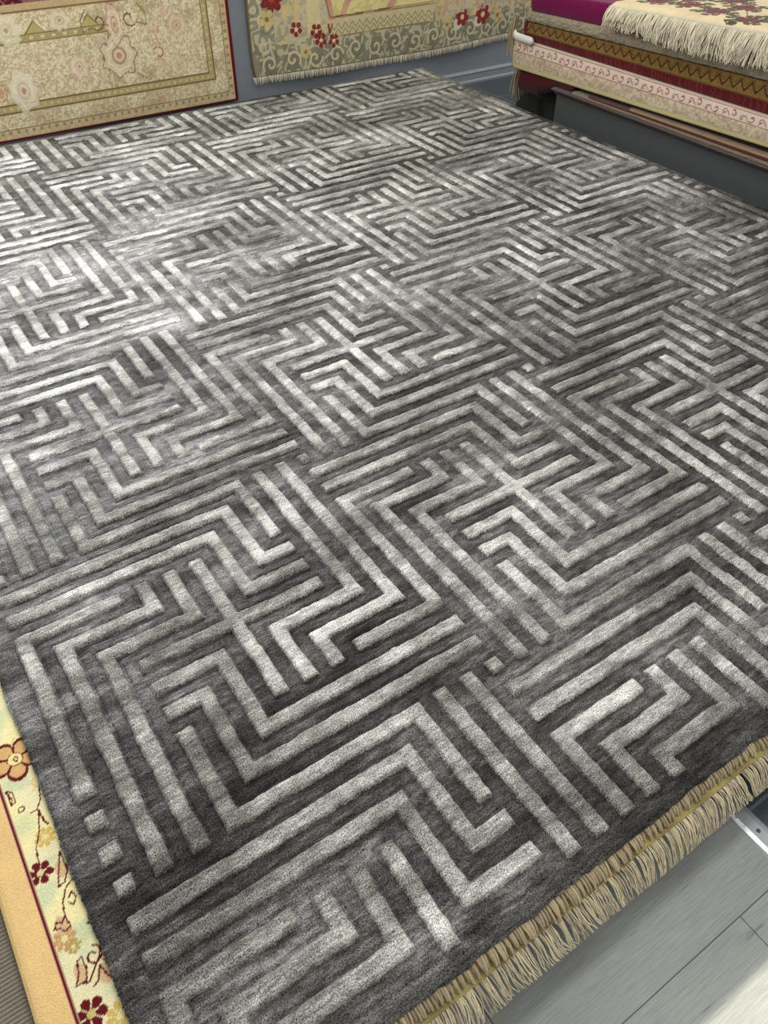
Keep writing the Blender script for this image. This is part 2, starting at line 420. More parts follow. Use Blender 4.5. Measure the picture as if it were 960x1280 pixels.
# ------------------------------------------------------------------ floor pile under it
def flat_rug(name, label, x0, x1, y0, y1, zt, th, colr, mat, colf=None, step=0.05, wav=0.002):
    xs = np.linspace(x0, x1, int((x1 - x0) / step) + 2); ys = np.linspace(y0, y1, int((y1 - y0) / step) + 2)
    cf = colf or (lambda X, Y: np.repeat(lin(*colr)[None], len(X), 0))
    V, q, C, r = sheet(xs, ys, lambda X, Y: zt - wav * fbm(X * 3, Y * 3), lambda X, Y: np.full(X.shape, zt - th), cf)
    faces = [tuple(f) for f in q] + [tuple(r)]
    return tag(recentre(link(name, mesh_from(name, V, faces, mat, C, smooth=False))), label, 'rug', 'rugs of the floor pile')
# tan rug with the short looped fringe
tan = thing('short_fringed_rug', 'tan rug whose short looped fringe peeps out right beneath the charcoal rug', 'rug', (1.0, 1.0, 0.176), 'rugs of the floor pile')
xs = np.linspace(-0.36, 2.54, 40); ys = np.linspace(-0.712, 2.85, 40)
Vt, qt, Ct, rt = sheet(xs, ys, lambda X, Y: np.full(X.shape, ZT - 0.0178), lambda X, Y: np.full(X.shape, ZT - 0.0225), lambda X, Y: np.repeat(lin(150, 130, 100)[None], len(X), 0))
part('body', mesh_from('body', Vt, [tuple(f) for f in qt] + [tuple(rt)], M_wool, Ct, smooth=False), tan)
lines = []; cols = []; rads = []
x = -0.34
while x < 2.52:
    L = 0.029 + 0.006 * rng.random() + 0.004 * math.sin(x * 9); sk_ = (rng.random() - 0.4) * 0.008
    y0 = -0.708; z0 = ZT - 0.0205
    pts = []
    for t in np.linspace(0, 1, 7):
        out = L * math.sin(t * 1.35); dn = 0.009 * t * t
        pts.append((x + sk_ * t + 0.001 * rng.random(), y0 - out * 1.25, z0 - dn + 0.004 * math.sin(t * 3.1)))
    lines.append(pts); rads.append(0.0027 + 0.0008 * rng.random()); cols.append(lin(176, 160, 130) * (0.75 + 0.5 * rng.random()))
    x += 0.0042 + 0.0015 * rng.random()
part('fringe', strands_mesh('fringe', lines, rads, M_yarn, cols, 6), tan)

# cream floral rug with gold border
PX = {}
def paint(c, mask, rgb, a=1.0):
    mk = (np.clip(mask, 0, 1) * a)[:, None]
    c[:] = c * (1 - mk) + lin(*rgb)[None] * mk
def seg_d(X, Y, a, b):
    ax, ay = a; bx, by = b; dx, dy = bx - ax, by - ay
    t = np.clip(((X - ax) * dx + (Y - ay) * dy) / (dx * dx + dy * dy + 1e-12), 0, 1)
    return np.hypot(X - ax - t * dx, Y - ay - t * dy)
def stroke(c, X, Y, pts, w, rgb, a=1.0):
    for p_, q_ in zip(pts[:-1], pts[1:]):
        paint(c, seg_d(X, Y, p_, q_) < w / 2, rgb, a)
def blossom(c, X, Y, cx, cy, r, petals, fill, outline=None, centre=None, rot=0.0, lw=0.16, sq=1.0):
    dx = X - cx; dy = (Y - cy) / sq; rr = np.hypot(dx, dy) / r; th = np.arctan2(dy, dx) + rot
    shape = 0.62 + 0.38 * np.abs(np.cos(th * petals / 2)) ** 0.7
    inside = rr < shape
    if outline is not None:
        paint(c, inside, outline); paint(c, (rr < shape - lw) & (rr > 0.3) & (np.abs(np.cos(th * petals / 2)) > 0.3), fill)
    else:
        paint(c, inside & (np.abs(np.cos(th * petals / 2)) > 0.22), fill)
    if centre is not None: paint(c, rr < 0.27, centre)
def curl(cx, cy, r0, r1, a0, a1, n=14):
    return [(cx + (r0 + (r1 - r0) * t) * math.cos(a0 + (a1 - a0) * t), cy + (r0 + (r1 - r0) * t) * math.sin(a0 + (a1 - a0) * t)) for t in np.linspace(0, 1, n)]
RED = (96, 14, 22)
def beige_col(X, Y):
    g = fbm(X * 26, Y * 14, 3)
    c = lin(226, 214, 158)[None] * (1 - 0.0 * g[:, None]) + 0
    c = np.repeat(lin(228, 218, 172)[None], len(X), 0)
    w = sstep(0.42, 0.6, fbm(X * 22 + 5, Y * 22 + 1, 3))[:, None]
    c = c * (1 - w) + lin(204, 208, 164)[None] * w
    w = sstep(0.52, 0.7, fbm(X * 12 + 9, Y * 12 + 4, 2))[:, None]
    c = c * (1 - w) + lin(238, 226, 166)[None] * w
    # faint tonal ghosts
    for (gx, gy, r_, cc) in ((-0.438, -0.210, 0.017, (206, 178, 96)), (-0.426, -0.513, 0.020, (206, 178, 96)), (-0.459, -0.375, 0.018, (196, 150, 98)), (-0.452, -0.392, 0.012, (176, 150, 90))):
        blossom(c, X, Y, gx, gy, r_, 8, cc, None, (228, 214, 150))
    stroke(c, X, Y, [(-0.425, -0.100), (-0.431, -0.108), (-0.424, -0.116), (-0.432, -0.122)], 0.003, (222, 190, 120))
    stroke(c, X, Y, [(-0.432, -0.005), (-0.438, -0.015), (-0.432, -0.022)], 0.003, (222, 190, 120))
    # outlined blossoms and scrolls in dark red
    blossom(c, X, Y, -0.441, -0.047, 0.044, 5, (212, 170, 110), RED, (232, 214, 150), 0.4, 0.17)
    stroke(c, X, Y, [(-0.444, -0.047), (-0.440, -0.041), (-0.436, -0.047), (-0.440, -0.053), (-0.444, -0.047)], 0.002, RED)
    stroke(c, X, Y, [(-0.470, -0.098), (-0.462, -0.105), (-0.461, -0.125), (-0.468, -0.128), (-0.470, -0.098), (-0.465, -0.120)], 0.0026, RED)
    stroke(c, X, Y, curl(-0.457, -0.143, 0.005, 0.005, 0, 6.4), 0.0022, RED)
    stroke(c, X, Y, [(-0.421, -0.118), (-0.426, -0.143), (-0.436, -0.158), (-0.446, -0.157)], 0.0024, RED)
    stroke(c, X, Y, [(-0.434, -0.160), (-0.444, -0.198), (-0.456, -0.222), (-0.458, -0.25)], 0.0024, RED)
    stroke(c, X, Y, [(-0.434, -0.160), (-0.432, -0.182), (-0.428, -0.190)], 0.0036, RED)
    blossom(c, X, Y, -0.461, -0.262, 0.020, 6, RED, None, (214, 196, 140), 0.3)
    blossom(c, X, Y, -0.458, -0.489, 0.022, 6, RED, None, (196, 178, 110), 0.3)
    # leaf sprays
    for pts in (([(-0.426, -0.245), (-0.432, -0.262), (-0.440, -0.285), (-0.444, -0.298), (-0.434, -0.296), (-0.424, -0.280), (-0.426, -0.245)]),
                ([(-0.468, -0.355), (-0.462, -0.347), (-0.455, -0.352), (-0.449, -0.345), (-0.446, -0.362), (-0.455, -0.366), (-0.460, -0.358), (-0.468, -0.355)]),
                ([(-0.464, -0.445), (-0.456, -0.430), (-0.454, -0.415), (-0.447, -0.412), (-0.445, -0.430), (-0.450, -0.446), (-0.464, -0.445)]),
                ([(-0.443, -0.458), (-0.436, -0.455), (-0.428, -0.436), (-0.424, -0.452), (-0.416, -0.468), (-0.414, -0.450), (-0.421, -0.432)])):
        cx_ = sum(p[0] for p in pts) / len(pts); cy_ = sum(p[1] for p in pts) / len(pts)
        paint(c, np.hypot(X - cx_, (Y - cy_) * 0.6) < 0.009, (208, 176, 132)); stroke(c, X, Y, pts, 0.0026, RED)
    stroke(c, X, Y, [(-0.449, -0.345), (-0.446, -0.325), (-0.436, -0.306), (-0.424, -0.298), (-0.414, -0.305), (-0.410, -0.325), (-0.416, -0.345)], 0.0026, RED)
    stroke(c, X, Y, [(-0.436, -0.322), (-0.430, -0.314), (-0.426, -0.326), (-0.433, -0.336), (-0.438, -0.328)], 0.0024, RED)
    stroke(c, X, Y, [(-0.456, -0.447), (-0.447, -0.450), (-0.436, -0.438), (-0.424, -0.424), (-0.413, -0.400), (-0.414, -0.378), (-0.424, -0.372)], 0.0030, RED)
    stroke(c, X, Y, curl(-0.432, -0.420, 0.004, 0.015, 0.5, 7.6), 0.0028, RED)
    # borders: dark red line and gold band
    m_ = np.minimum(X + 0.526, Y + 0.752)
    paint(c, m_ < 0.052, (176, 140, 118)); paint(c, m_ < 0.050, RED); paint(c, m_ < 0.0465, (226, 178, 140)); paint(c, m_ < 0.044, (226, 190, 128))
    paint(c, (m_ < 0.005), (196, 166, 110))
    paint(c, (Y < -0.739), (178, 160, 104)); paint(c, (Y < -0.739) & (((X * 400).astype(int) % 2) == 0), (150, 134, 88))
    return c
xs = np.concatenate([np.arange(-0.526, -0.395, 0.0019), np.linspace(-0.39, 2.56, 140)])
ys = np.concatenate([np.arange(-0.752, 0.12, 0.0021), np.linspace(0.14, 2.9, 90)])
def bz(X, Y):
    z = np.full(X.shape, ZT - 0.0228)
    z -= 0.013 * sstep(-0.700, -0.752, Y) + 0.003 * sstep(-0.512, -0.526, X)
    return z
Vb, qb, Cb, rb = sheet(xs, ys, bz, lambda X, Y: bz(X, Y) - 0.007, beige_col)
floral = thing('floral_rug', 'gold-bordered cream rug with dark red blossoms and long ivory fringe under the charcoal rug', 'rug', (1.0, 1.0, 0.165), 'rugs of the floor pile')
part('pile', mesh_from('pile', Vb, [tuple(f) for f in qb] + [tuple(rb)], M_wool, Cb), floral)
lines = []; cols = []; rads = []
x = -0.5
while x < 2.52:
    clump = 1 if rng.random() < 0.75 else 0
    lean = (fbm(np.array([x * 14.0]), np.array([2.0]), 3)[0] - 0.5) * 0.055
    lc = 0.062 + 0.02 * (fbm(np.array([x * 20.0]), np.array([9.0]), 2)[0] - 0.5)
    for j in range(5):
        L = lc + 0.010 * (rng.random() - 0.5); jx = lean + 0.012 * (rng.random() - 0.5)
        xx = x + 0.0075 * rng.random(); wv = rng.random() * 6; lift = 0.004 * rng.random()
        pts = []
        for t in np.linspace(0, 1, 9):
            s_ = t * L
            out = 0.030 * (1 - math.exp(-s_ / 0.026)) ; dn = s_ - 0.62 * out if False else max(0.0, s_ * 0.84 - 0.010 * (1 - math.exp(-s_ / 0.012)))
            pts.append((xx + jx * t * t + 0.0012 * math.sin(wv + t * 7), -0.750 - out - 0.012 * t, bz(np.array([0.0]), np.array([-0.752]))[0] - 0.003 + lift * math.sin(min(1, t * 2) * 3.14) - dn))
        lines.append(pts); rads.append(0.00095 + 0.0004 * rng.random())
        cols.append(lin(216, 202, 168) * (0.55 + 0.7 * rng.random()))
    x += 0.0085
part('fringe', strands_mesh('fringe', lines, rads, M_yarn, cols, 4), floral)
def ribbed_col(X, Y):
    c = np.repeat(lin(142, 132, 116)[None], len(X), 0)
    rib = 0.5 + 0.5 * np.sin((Y + 0.01 * np.sin(X * 40)) * 2 * math.pi / 0.0062)
    return c * (0.55 + 0.5 * rib[:, None])
xs = np.concatenate([np.linspace(-1.16, -0.50, 40), np.linspace(-0.45, 2.5, 30)]); ys = np.concatenate([np.arange(-0.69, -0.1, 0.0016), np.linspace(-0.08, 2.85, 60)])
rz = lambda X, Y: 0.158 + 0.0012 * np.sin((Y + 0.01 * np.sin(X * 40)) * 2 * math.pi / 0.0062)
Vr, qr, Cr, rr_ = sheet(xs, ys, rz, lambda X, Y: np.minimum(rz(X, Y) - 0.006, 0.151), ribbed_col)
tag(recentre(link('ribbed_rug', mesh_from('ribbed_rug', Vr, [tuple(f) for f in qr] + [tuple(rr_)], M_wool, Cr))), 'grey-brown ribbed flat rug under the gold-bordered floral rug, left edge of the pile', 'rug', 'rugs of the floor pile')
flat_rug('folded_rug', 'folded dark red rug low in the floor pile, below the ribbed rug', -1.18, 2.5, -0.715, 2.84, 0.150, 0.05, (92, 30, 34), M_wool)
flat_rug('folded_rug', 'folded navy rug in the floor pile, second from the floor', -1.20, 2.52, -0.72, 2.86, 0.100, 0.05, (44, 50, 72), M_wool)
flat_rug('folded_rug', 'folded brown rug at the very bottom of the floor pile', -1.18, 2.5, -0.715, 2.85, 0.050, 0.05, (104, 84, 62), M_wool)

# ------------------------------------------------------------------ rugs hanging on the back wall
def wall_rug(xs, zs, colf, y=3.118, th=0.012):
    """front faces -y; V from sheet mapped x,z"""
    V, q, C, r = sheet(xs, zs, lambda X, Z: np.zeros(X.shape), lambda X, Z: np.full(X.shape, -th), colf)
    V2 = np.stack([V[:, 0], y - th - V[:, 2] - 0.0, V[:, 1]], 1)
    return V2, q, C, r
CR_X, CR_Z = 1.533, ZT - 0.053
def cream_col(X, Z):
    a = CR_X - X; b = Z - CR_Z; mm = np.minimum(a, b)
    c = np.repeat(lin(222, 208, 168)[None], len(X), 0)
    g = fbm(X * 85, Z * 85, 3); g2 = fbm(X * 9 + 3, Z * 9, 3); g3 = fbm(X * 130, Z * 130, 2)
    w = sstep(0.45, 0.75, g2)[:, None]; c = c * (1 - w) + lin(190, 172, 128)[None] * w
    paint(c, sstep(0.52, 0.62, g), (236, 226, 196), 0.55); paint(c, sstep(0.55, 0.62, g3), (168, 148, 108), 0.55)
    paint(c, np.abs(fbm(X * 70 + 3, Z * 70 + 9, 2) - 0.5) < 0.03, (158, 136, 98), 0.6)
    paint(c, sstep(0.60, 0.72, fbm(X * 30 + 40, Z * 30, 3)), (198, 160, 140), 0.5)
    # outer guard
    gu = (mm < 0.047); paint(c, gu, (200, 176, 132), 0.6)
    s_ = np.where(a < b, Z, X)
    paint(c, gu & (np.sin(s_ * 180) > 0.4) & (np.abs(mm - 0.034) < 0.008), (160, 140, 98))
    paint(c, np.abs(mm - 0.047) < 0.0025, (120, 98, 66))
    # inner guard pair
    band = (mm > 0.114) & (mm < 0.146); paint(c, band, (168, 152, 98), 0.75)
    paint(c, band & (np.sin(s_ * 210) * np.cos((mm - 0.13) * 160) > 0.55), (206, 192, 142))
    for e_ in (0.114, 0.146): paint(c, np.abs(mm - e_) < 0.0025, (118, 100, 60))
    # inner arcade of the border and crimson field
    up = (b > 0.378) & (b < 0.408) & (a > 0.55); paint(c, up, (160, 142, 86), 0.8)
    paint(c, up & (np.sin(X * 130) * np.cos((b - 0.393) * 170) > 0.45), (214, 200, 152))
    for tx in (0.613, 0.852, 0.37):
        tri = (np.abs(X - tx) < 0.045 * (1 - (b - 0.405) / 0.05)) & (b > 0.40) & (b < 0.452); paint(c, tri, (186, 168, 112)); 
        stroke(c, X, b, [(tx - 0.045, 0.405), (tx, 0.452), (tx + 0.045, 0.405)], 0.004, (120, 100, 64))
    paint(c, (np.abs(b - 0.378) < 0.0025) & (a > 0.55), (112, 92, 58)); paint(c, (np.abs(b - 0.408) < 0.002) & (a > 0.55), (112, 92, 58))
    paint(c, (b > 0.492) & (b < 0.52) & (a > 0.5), (190, 164, 118), 0.8); paint(c, (np.abs(b - 0.492) < 0.003) & (a > 0.48), (130, 100, 70))
    crim = (b > 0.52) & (a > 0.5); paint(c, crim, (92, 22, 34)); paint(c, crim & (g > 0.56), (172, 120, 110), 0.6)
    # palmettes
    def palm(cx, cz, rx, rz, fill, line, al=0.8):
        d = np.hypot((X - cx) / rx, (b - cz) / rz); th = np.arctan2(b - cz, X - cx); e_ = 0.95 + 0.10 * np.cos(th * 7) + 0.22 * (g - 0.5); al = al * (0.7 + 0.5 * g3)
        paint(c, d < e_, fill, al); paint(c, np.abs(d - e_) < 0.045, line, al); paint(c, np.abs(d - 0.66 * e_) < 0.035, (238, 228, 204), al)
        paint(c, np.abs(d - 0.36) < 0.06, line, al * 0.8); paint(c, d < 0.16, (176, 110, 96), al)
    palm(0.50, 0.195, 0.062, 0.088, (228, 216, 190), (196, 172, 136), 0.75); palm(0.40, 0.20, 0.03, 0.04, (190, 150, 104), (150, 110, 80), 0.6)
    palm(0.766, 0.256, 0.045, 0.05, (222, 202, 174), (190, 150, 128), 0.65); palm(0.727, 0.442, 0.05, 0.04, (226, 214, 180), (190, 164, 120), 0.7)
    palm(0.497, 0.43, 0.06, 0.06, (232, 222, 190), (206, 188, 148), 0.7)
    palm(1.257, 0.366, 0.05, 0.05, (214, 190, 156), (180, 132, 112), 0.6); palm(1.24, 0.20, 0.045, 0.045, (214, 196, 150), (182, 150, 110), 0.5)
    # vase motif with its paired scrolls
    palm(0.958, 0.277, 0.082, 0.088, (218, 200, 166), (116, 78, 70), 0.75)
    palm(0.965, 0.400, 0.036, 0.085, (222, 196, 168), (150, 104, 92), 0.75)
    for sx in (-1, 1):
        stroke(c, X, b, curl(0.965 + sx * 0.072, 0.42, 0.008, 0.036, 0 if sx > 0 else 3.1, (5.4 if sx > 0 else -2.3)), 0.006, (112, 84, 66))
        stroke(c, X, b, [(0.965 + sx * 0.10, 0.40), (0.965 + sx * 0.15, 0.385), (0.965 + sx * 0.15, 0.43), (0.965 + sx * 0.12, 0.47)], 0.005, (130, 104, 72))
    stroke(c, X, b, curl(1.149, 0.262, 0.012, 0.03, -2.2, 2.6), 0.007, (190, 96, 92), 0.8)
    stroke(c, X, b, [(1.16, 0.29), (1.15, 0.33), (1.165, 0.37)], 0.005, (196, 130, 118), 0.8)
    stroke(c, X, b, [(1.0, 0.22), (1.07, 0.165)], 0.004, (120, 100, 70), 0.7)
    c *= 1.16
    paint(c, a < 0.0175, (104, 14, 24)); paint(c, b < 0.010, (104, 14, 24))
    return c
xs = np.concatenate([np.linspace(-1.0, 0.25, 60), np.arange(0.254, CR_X + 0.0001, 0.0036)]); zs = np.concatenate([np.arange(CR_Z, 0.76, 0.0036), np.linspace(0.77, 1.75, 60)])
V, q, C, r = wall_rug(xs, zs, cream_col)
hang1 = link('hanging_rug', mesh_from('hanging_rug', V, [tuple(f) for f in q] + [tuple(r)], M_wool, C)); recentre(hang1)
tag(hang1, 'faded gold and cream rug with a thin crimson edge hanging on the back wall, left', 'rug', 'rugs hung on the back wall')

GX0 = 1.645
def green_bottom(X): return ZT + 0.030 + 0.006 * np.sin((X - 1.6) * 3.6 + 1.2) + 0.006 * sstep(2.6, 3.2, X) - 0.004
def green_col(X, Z):
    b = Z - ZT; c = np.repeat(lin(146, 142, 118)[None], len(X), 0); aL = X - (GX0 - 0.02)
    g = fbm(X * 40, Z * 40, 3)
    paint(c, sstep(0.5, 0.65, g), (118, 114, 92), 0.6)
    # arabesque scrolls of the border
    cream = (206, 194, 158)
    sw = np.sin(fbm(X * 15, b * 15, 2) * 26)
    paint(c, sstep(0.15, 0.45, sw), cream, 0.75)
    rd = np.random.default_rng(11)
    for i, sx in enumerate(np.arange(1.73, 3.5, 0.13)):
        fl = 1 if i % 2 == 0 else -1; cy = 0.09 + 0.02 * (rd.random() - 0.5); a0 = rd.random() * 6
        paint(c, np.hypot(X - sx, b - cy) < 0.052, (126, 122, 100), 0.9)
        stroke(c, X, b, curl(sx, cy, 0.006, 0.046, a0, a0 + fl * 7.0, 20), 0.012, cream, 0.9)
        for k_ in range(3):
            q_ = a0 + fl * (3.0 + k_ * 1.3); stroke(c, X, b, [(sx + 0.04 * math.cos(q_), cy + 0.04 * math.sin(q_)), (sx + 0.064 * math.cos(q_ + 0.4), cy + 0.064 * math.sin(q_ + 0.4))], 0.012, cream, 0.8)
    for i, sz in enumerate(np.arange(0.17, 0.55, 0.11)):
        fl = 1 if i % 2 == 0 else -1
        stroke(c, X, b, curl(1.70, sz, 0.006, 0.042, 0.5 * fl, 0.5 * fl + fl * 6.5, 18), 0.012, cream, 0.8)
    # light corner and field
    inn = (b > 0.165) & (aL > 0.14) & (g + (b - 0.165) * 6 > 0.5); paint(c, inn, (202, 190, 154), 0.9)
    paint(c, inn & (fbm(X * 48 + 7, Z * 48, 3) > 0.55), (168, 152, 128), 0.8); paint(c, inn & (fbm(X * 36 + 17, Z * 36, 3) > 0.6), (214, 186, 110), 0.6)
    tr = np.clip((X - 2.10) / 0.65, 0, 1)
    bd = (X > 2.10) & (X < 2.76) & (b > 0.165) & (b < 0.252); paint(c, bd, (204, 190, 146))
    zig = np.abs(((X * 22) % 1) - 0.5) * 0.11
    for off in (0.172, 0.198): paint(c, bd & (np.abs(b - off - zig * 0.5) < 0.004), (150, 134, 98))
    for e_ in (0.166, 0.252): paint(c, (np.abs(b - e_) < 0.003) & (X > 2.10) & (X < 2.78), (140, 120, 84))
    fld = (b > 0.256) & (X > 2.08) & (X < 2.76); paint(c, fld, (224, 208, 142)); paint(c, fld & (g > 0.58), (206, 190, 126), 0.7)
    for pts in ([(2.06, 0.38), (2.085, 0.32), (2.095, 0.26)], [(2.17, 0.26), (2.20, 0.32), (2.28, 0.38)], [(2.46, 0.26), (2.56, 0.36)]): stroke(c, X, b, pts, 0.035, (196, 140, 126), 0.75)
    stroke(c, X, b, [(2.05, 0.40), (2.09, 0.257), (2.76, 0.262)], 0.005, (120, 84, 64))
    col_ = (X > 1.955) & (X < 2.03) & (b > 0.20); paint(c, col_, (220, 204, 150), 0.8)
    # flowers
    rf = (132, 50, 42)
    blossom(c, X, b, 1.762, 0.372, 0.066, 7, rf, (122, 40, 36), (176, 70, 54))
    for fx, fb, r_ in ((1.887, 0.226, 0.036), (2.004, 0.205, 0.036), (2.03, 0.160, 0.036), (2.108, 0.150, 0.034)): blossom(c, X, b, fx, fb, r_, 5, rf, None, (226, 206, 170), 0.4)
    stroke(c, X, b, [(2.078, 0.225), (2.084, 0.19)], 0.011, rf); stroke(c, X, b, [(2.100, 0.225), (2.088, 0.19)], 0.008, rf)
    for fx, fb, r_ in ((2.965, 0.166, 0.048), (3.119, 0.162, 0.054)):
        paint(c, np.hypot(X - fx + 0.03, b - fb + 0.03) < 0.03, (226, 216, 186), 0.8); blossom(c, X, b, fx, fb, r_, 6, rf, (140, 36, 34), (224, 190, 160), 0.2)
    for fx, fb, r_ in ((2.858, 0.14, 0.034), (3.236, 0.146, 0.04), (1.728, 0.285, 0.045), (1.936, 0.118, 0.034), (2.80, 0.20, 0.03)): blossom(c, X, b, fx, fb, r_, 5, (202, 182, 124), None, (150, 106, 70), 0.3)
    rt_ = (X > 2.80) & (b > 0.19); paint(c, rt_ & (g > 0.5), (206, 190, 160), 0.75)
    paint(c, rt_ & (fbm(X * 40 + 3, Z * 40 + 8, 3) > 0.6), (190, 150, 120), 0.7)
    c *= 1.18
    paint(c, np.abs(Z - green_bottom(X)) < 0.006, (112, 98, 70)); paint(c, X < GX0 - 0.010, (120, 108, 78))
    return c
xs = np.concatenate([np.arange(GX0 - 0.02, 3.52, 0.0036), np.linspace(3.53, 3.7, 12)]); tt = np.concatenate([np.linspace(0, 0.42, 118), np.linspace(0.43, 1.5, 40)])
Xg, Tg = np.meshgrid(xs, tt)
gb = green_bottom(Xg); Zg = gb + Tg
Yg = 3.098 - 0.010 * np.sin(Xg * 7) * np.exp(-Tg * 4) + 0.006 * np.exp(-Tg * 14)
Vg = np.stack([Xg + 0.018 * np.exp(-Tg * 22) * sstep(1.75, 1.62, Xg), Yg, Zg], -1).reshape(-1, 3); ng = len(Vg)
Cg = green_col(Xg.ravel(), Zg.ravel())
ig = np.arange(ng).reshape(len(tt), len(xs)); rg = np.concatenate([ig[0, :], ig[1:, -1], ig[-1, -2::-1], ig[-2:0:-1, 0]])
Bg = Vg[rg].copy(); Bg[:, 1] += 0.011; kk = np.arange(len(rg)); kk2 = (kk + 1) % len(rg)
qg = np.concatenate([grid_faces(len(xs), len(tt)), np.stack([rg[kk2], rg[kk], ng + kk, ng + kk2], 1)])
green = thing('hanging_rug', 'grey-green scroll-bordered rug with small red flowers and white fringe hanging on the back wall', 'rug', (2.65, 3.11, ZT), 'rugs hung on the back wall')
part('pile', mesh_from('pile', np.concatenate([Vg, Bg]), [tuple(f) for f in qg] + [tuple(ng + kk)], M_wool, np.concatenate([Cg, Cg[rg] * 0.6])), green)
lines = []; cols = []
for x in np.arange(GX0 - 0.012, 3.66, 0.0062):
    b0 = float(green_bottom(np.array([x]))[0]); L = 0.030 + 0.009 * rng.random(); dx = 0.008 * (rng.random() - 0.3)
    y0 = 3.106 - 0.010 * math.sin(x * 7)
    lines.append([(x + dx * t, y0 - 0.004 * math.sin(t * 3), b0 + 0.002 - L * t) for t in np.linspace(0, 1, 5)]); cols.append(lin(240, 230, 204) * (0.7 + 0.5 * rng.random()))
part('fringe', strands_mesh('fringe', lines, 0.0026, M_yarn, cols, 4), green)

# ------------------------------------------------------------------ display bench on the right
bench = thing('display_bench', 'low dark grey display bench carrying the stack of folded rugs beside the carved rug', 'bench', (3.2, 0.8, 0))
part('front_panel', boxes_mesh('front_panel', [((2.70, -0.9, 0), (2.722, 2.0, 0.262))], M_bench, 0.002), bench)
part('bench_top', boxes_mesh('bench_top', [((2.70, -0.9, 0.262), (3.65, 2.02, 0.284))], M_bench, 0.002), bench)
part('plinth', boxes_mesh('plinth', [((2.95, -0.9, 0), (3.62, 2.55, 0.17))], M_bench_dark, 0.002), bench)

def yl(f, n):                                     # value at y=2 (far) and y=.95 (near), extended
    return lambda y: f + (n - f) * np.clip((2.0 - y) / 1.05, -0.35, 2.2)
def fold_mesh(name, y0, y1, zb, zt, xf, depth, colf, mat, bulge=0.012, nt=22, ystep=0.006, jitter=0.0, x1=3.55, round_end=0.03):
    """folded rug as an extruded rounded front; colf(Y, T, S) T 0 bottom..1 top of the front face, S metres back over the top"""
    yv = np.arange(max(y0, -0.9), y1, ystep)
    yv = np.append(yv, y1)
    t = np.linspace(0, 1, nt); sback = np.concatenate([np.linspace(0.004, 0.16, 28), [0.3, 0.5, x1 - xf]])
    Yn, Tn = np.meshgrid(yv, t)
    Zb, Zt = zb(Yn), zt(Yn)
    endr = np.sqrt(np.clip(1 - (1 - np.clip((y1 - Yn) / round_end, 0, 1)) ** 2, 0, 1))
    xo = xf + round_end * (1 - endr)
    Xn = xo - bulge * np.sin(Tn * math.pi) ** 0.6 + jitter * (fbm(Yn * 60, Tn * 9, 2) - 0.5)
    Zn = Zb + (Zt - Zb) * Tn
    F1 = np.stack([Xn, Yn, Zn], -1)
    Yb, Sb = np.meshgrid(yv, sback)
    endb = np.sqrt(np.clip(1 - (1 - np.clip((y1 - Yb) / round_end, 0, 1)) ** 2, 0, 1))
    F2 = np.stack([xf + round_end * (1 - endb) + Sb * (x1 - xf - round_end * (1 - endb)) / (x1 - xf), Yb, zt(Yb) + 0 * Sb], -1)
    G = np.concatenate([F1, F2], 0); nvv, nuu = G.shape[:2]
    C = np.concatenate([colf(Yn.ravel(), Tn.ravel(), np.zeros(Yn.size)), colf(Yb.ravel(), np.ones(Yb.size), Sb.ravel())])
    V = G.reshape(-1, 3); q = grid_faces(nuu, nvv)[:, ::-1]
    i = np.arange(nuu * nvv).reshape(nvv, nuu); n0 = len(V)
    bk = V[i[-1]].copy(); bk[:, 2] = zb(bk[:, 1])                    # back bottom row
    V = np.concatenate([V, bk]); C = np.concatenate([C, C[i[-1]]])
    b_ = n0 + np.arange(nuu)
    q2 = np.stack([i[-1][:-1], i[-1][1:], b_[1:], b_[:-1]], 1)[:, ::-1]
    q3 = np.stack([b_[:-1], b_[1:], i[0][1:], i[0][:-1]], 1)[:, ::-1]
    faces = [tuple(f) for f in np.concatenate([q, q2, q3])] + [tuple(i[:, -1].tolist() + [b_[-1]]), tuple((i[:, 0].tolist() + [b_[0]])[::-1])]
    return mesh_from(name, V, faces, mat, C)
def const(rgb, amp=0.3, fy=60, ft=6):
    def f(Y, T, S):
        c = np.repeat(lin(*rgb)[None], len(Y), 0)
        return c * (1 - amp / 2 + amp * fbm(Y * fy, T * ft + S * 60, 3))[:, None]
    return f
G_ST = 'rugs folded on the bench'
def solo(name, label, me): return tag(recentre(link(name, me)), label, 'rug', G_ST)
solo('folded_rug', 'thin dark maroon rug lying straight on the bench top, edge hanging over the grey panel', fold_mesh('folded_rug', -0.9, 2.02, yl(.2845, .2845), yl(.290, .291), 2.665, 0.8, const((48, 18, 20), 0.6, 120, 6), M_fuzz, 0.006, jitter=0.006))
solo('folded_rug', 'thin folded rug with fuzzy beige pile edge near the bottom of the bench stack', fold_mesh('folded_rug', -0.9, 1.90, yl(.290, .291), yl(.297, .304), 2.685, 0.8, const((128, 112, 88), 0.9, 200, 10), M_fuzz, 0.008, jitter=0.006))
solo('folded_rug', 'thin folded rust-red rug showing as a narrow line low in the bench stack', fold_mesh('folded_rug', -0.9, 1.8, yl(.297, .304), yl(.301, .313), 2.690, 0.8, const((84, 34, 26), 0.5), M_wool, 0.006))
solo('folded_rug', 'thin folded sand rug just above the rust-red line in the bench stack', fold_mesh('folded_rug', -0.9, 1.55, yl(.301, .313), yl(.305, .320), 2.695, 0.8, const((150, 128, 96), 0.6), M_wool, 0.006))
solo('folded_rug', 'folded brown rug set back in shade under the pale pink scroll rug', fold_mesh('folded_rug', -0.9, 1.88, yl(.305, .320), yl(.315, .344), 2.735, 0.8, const((70, 48, 38), 0.4), M_wool, 0.004))
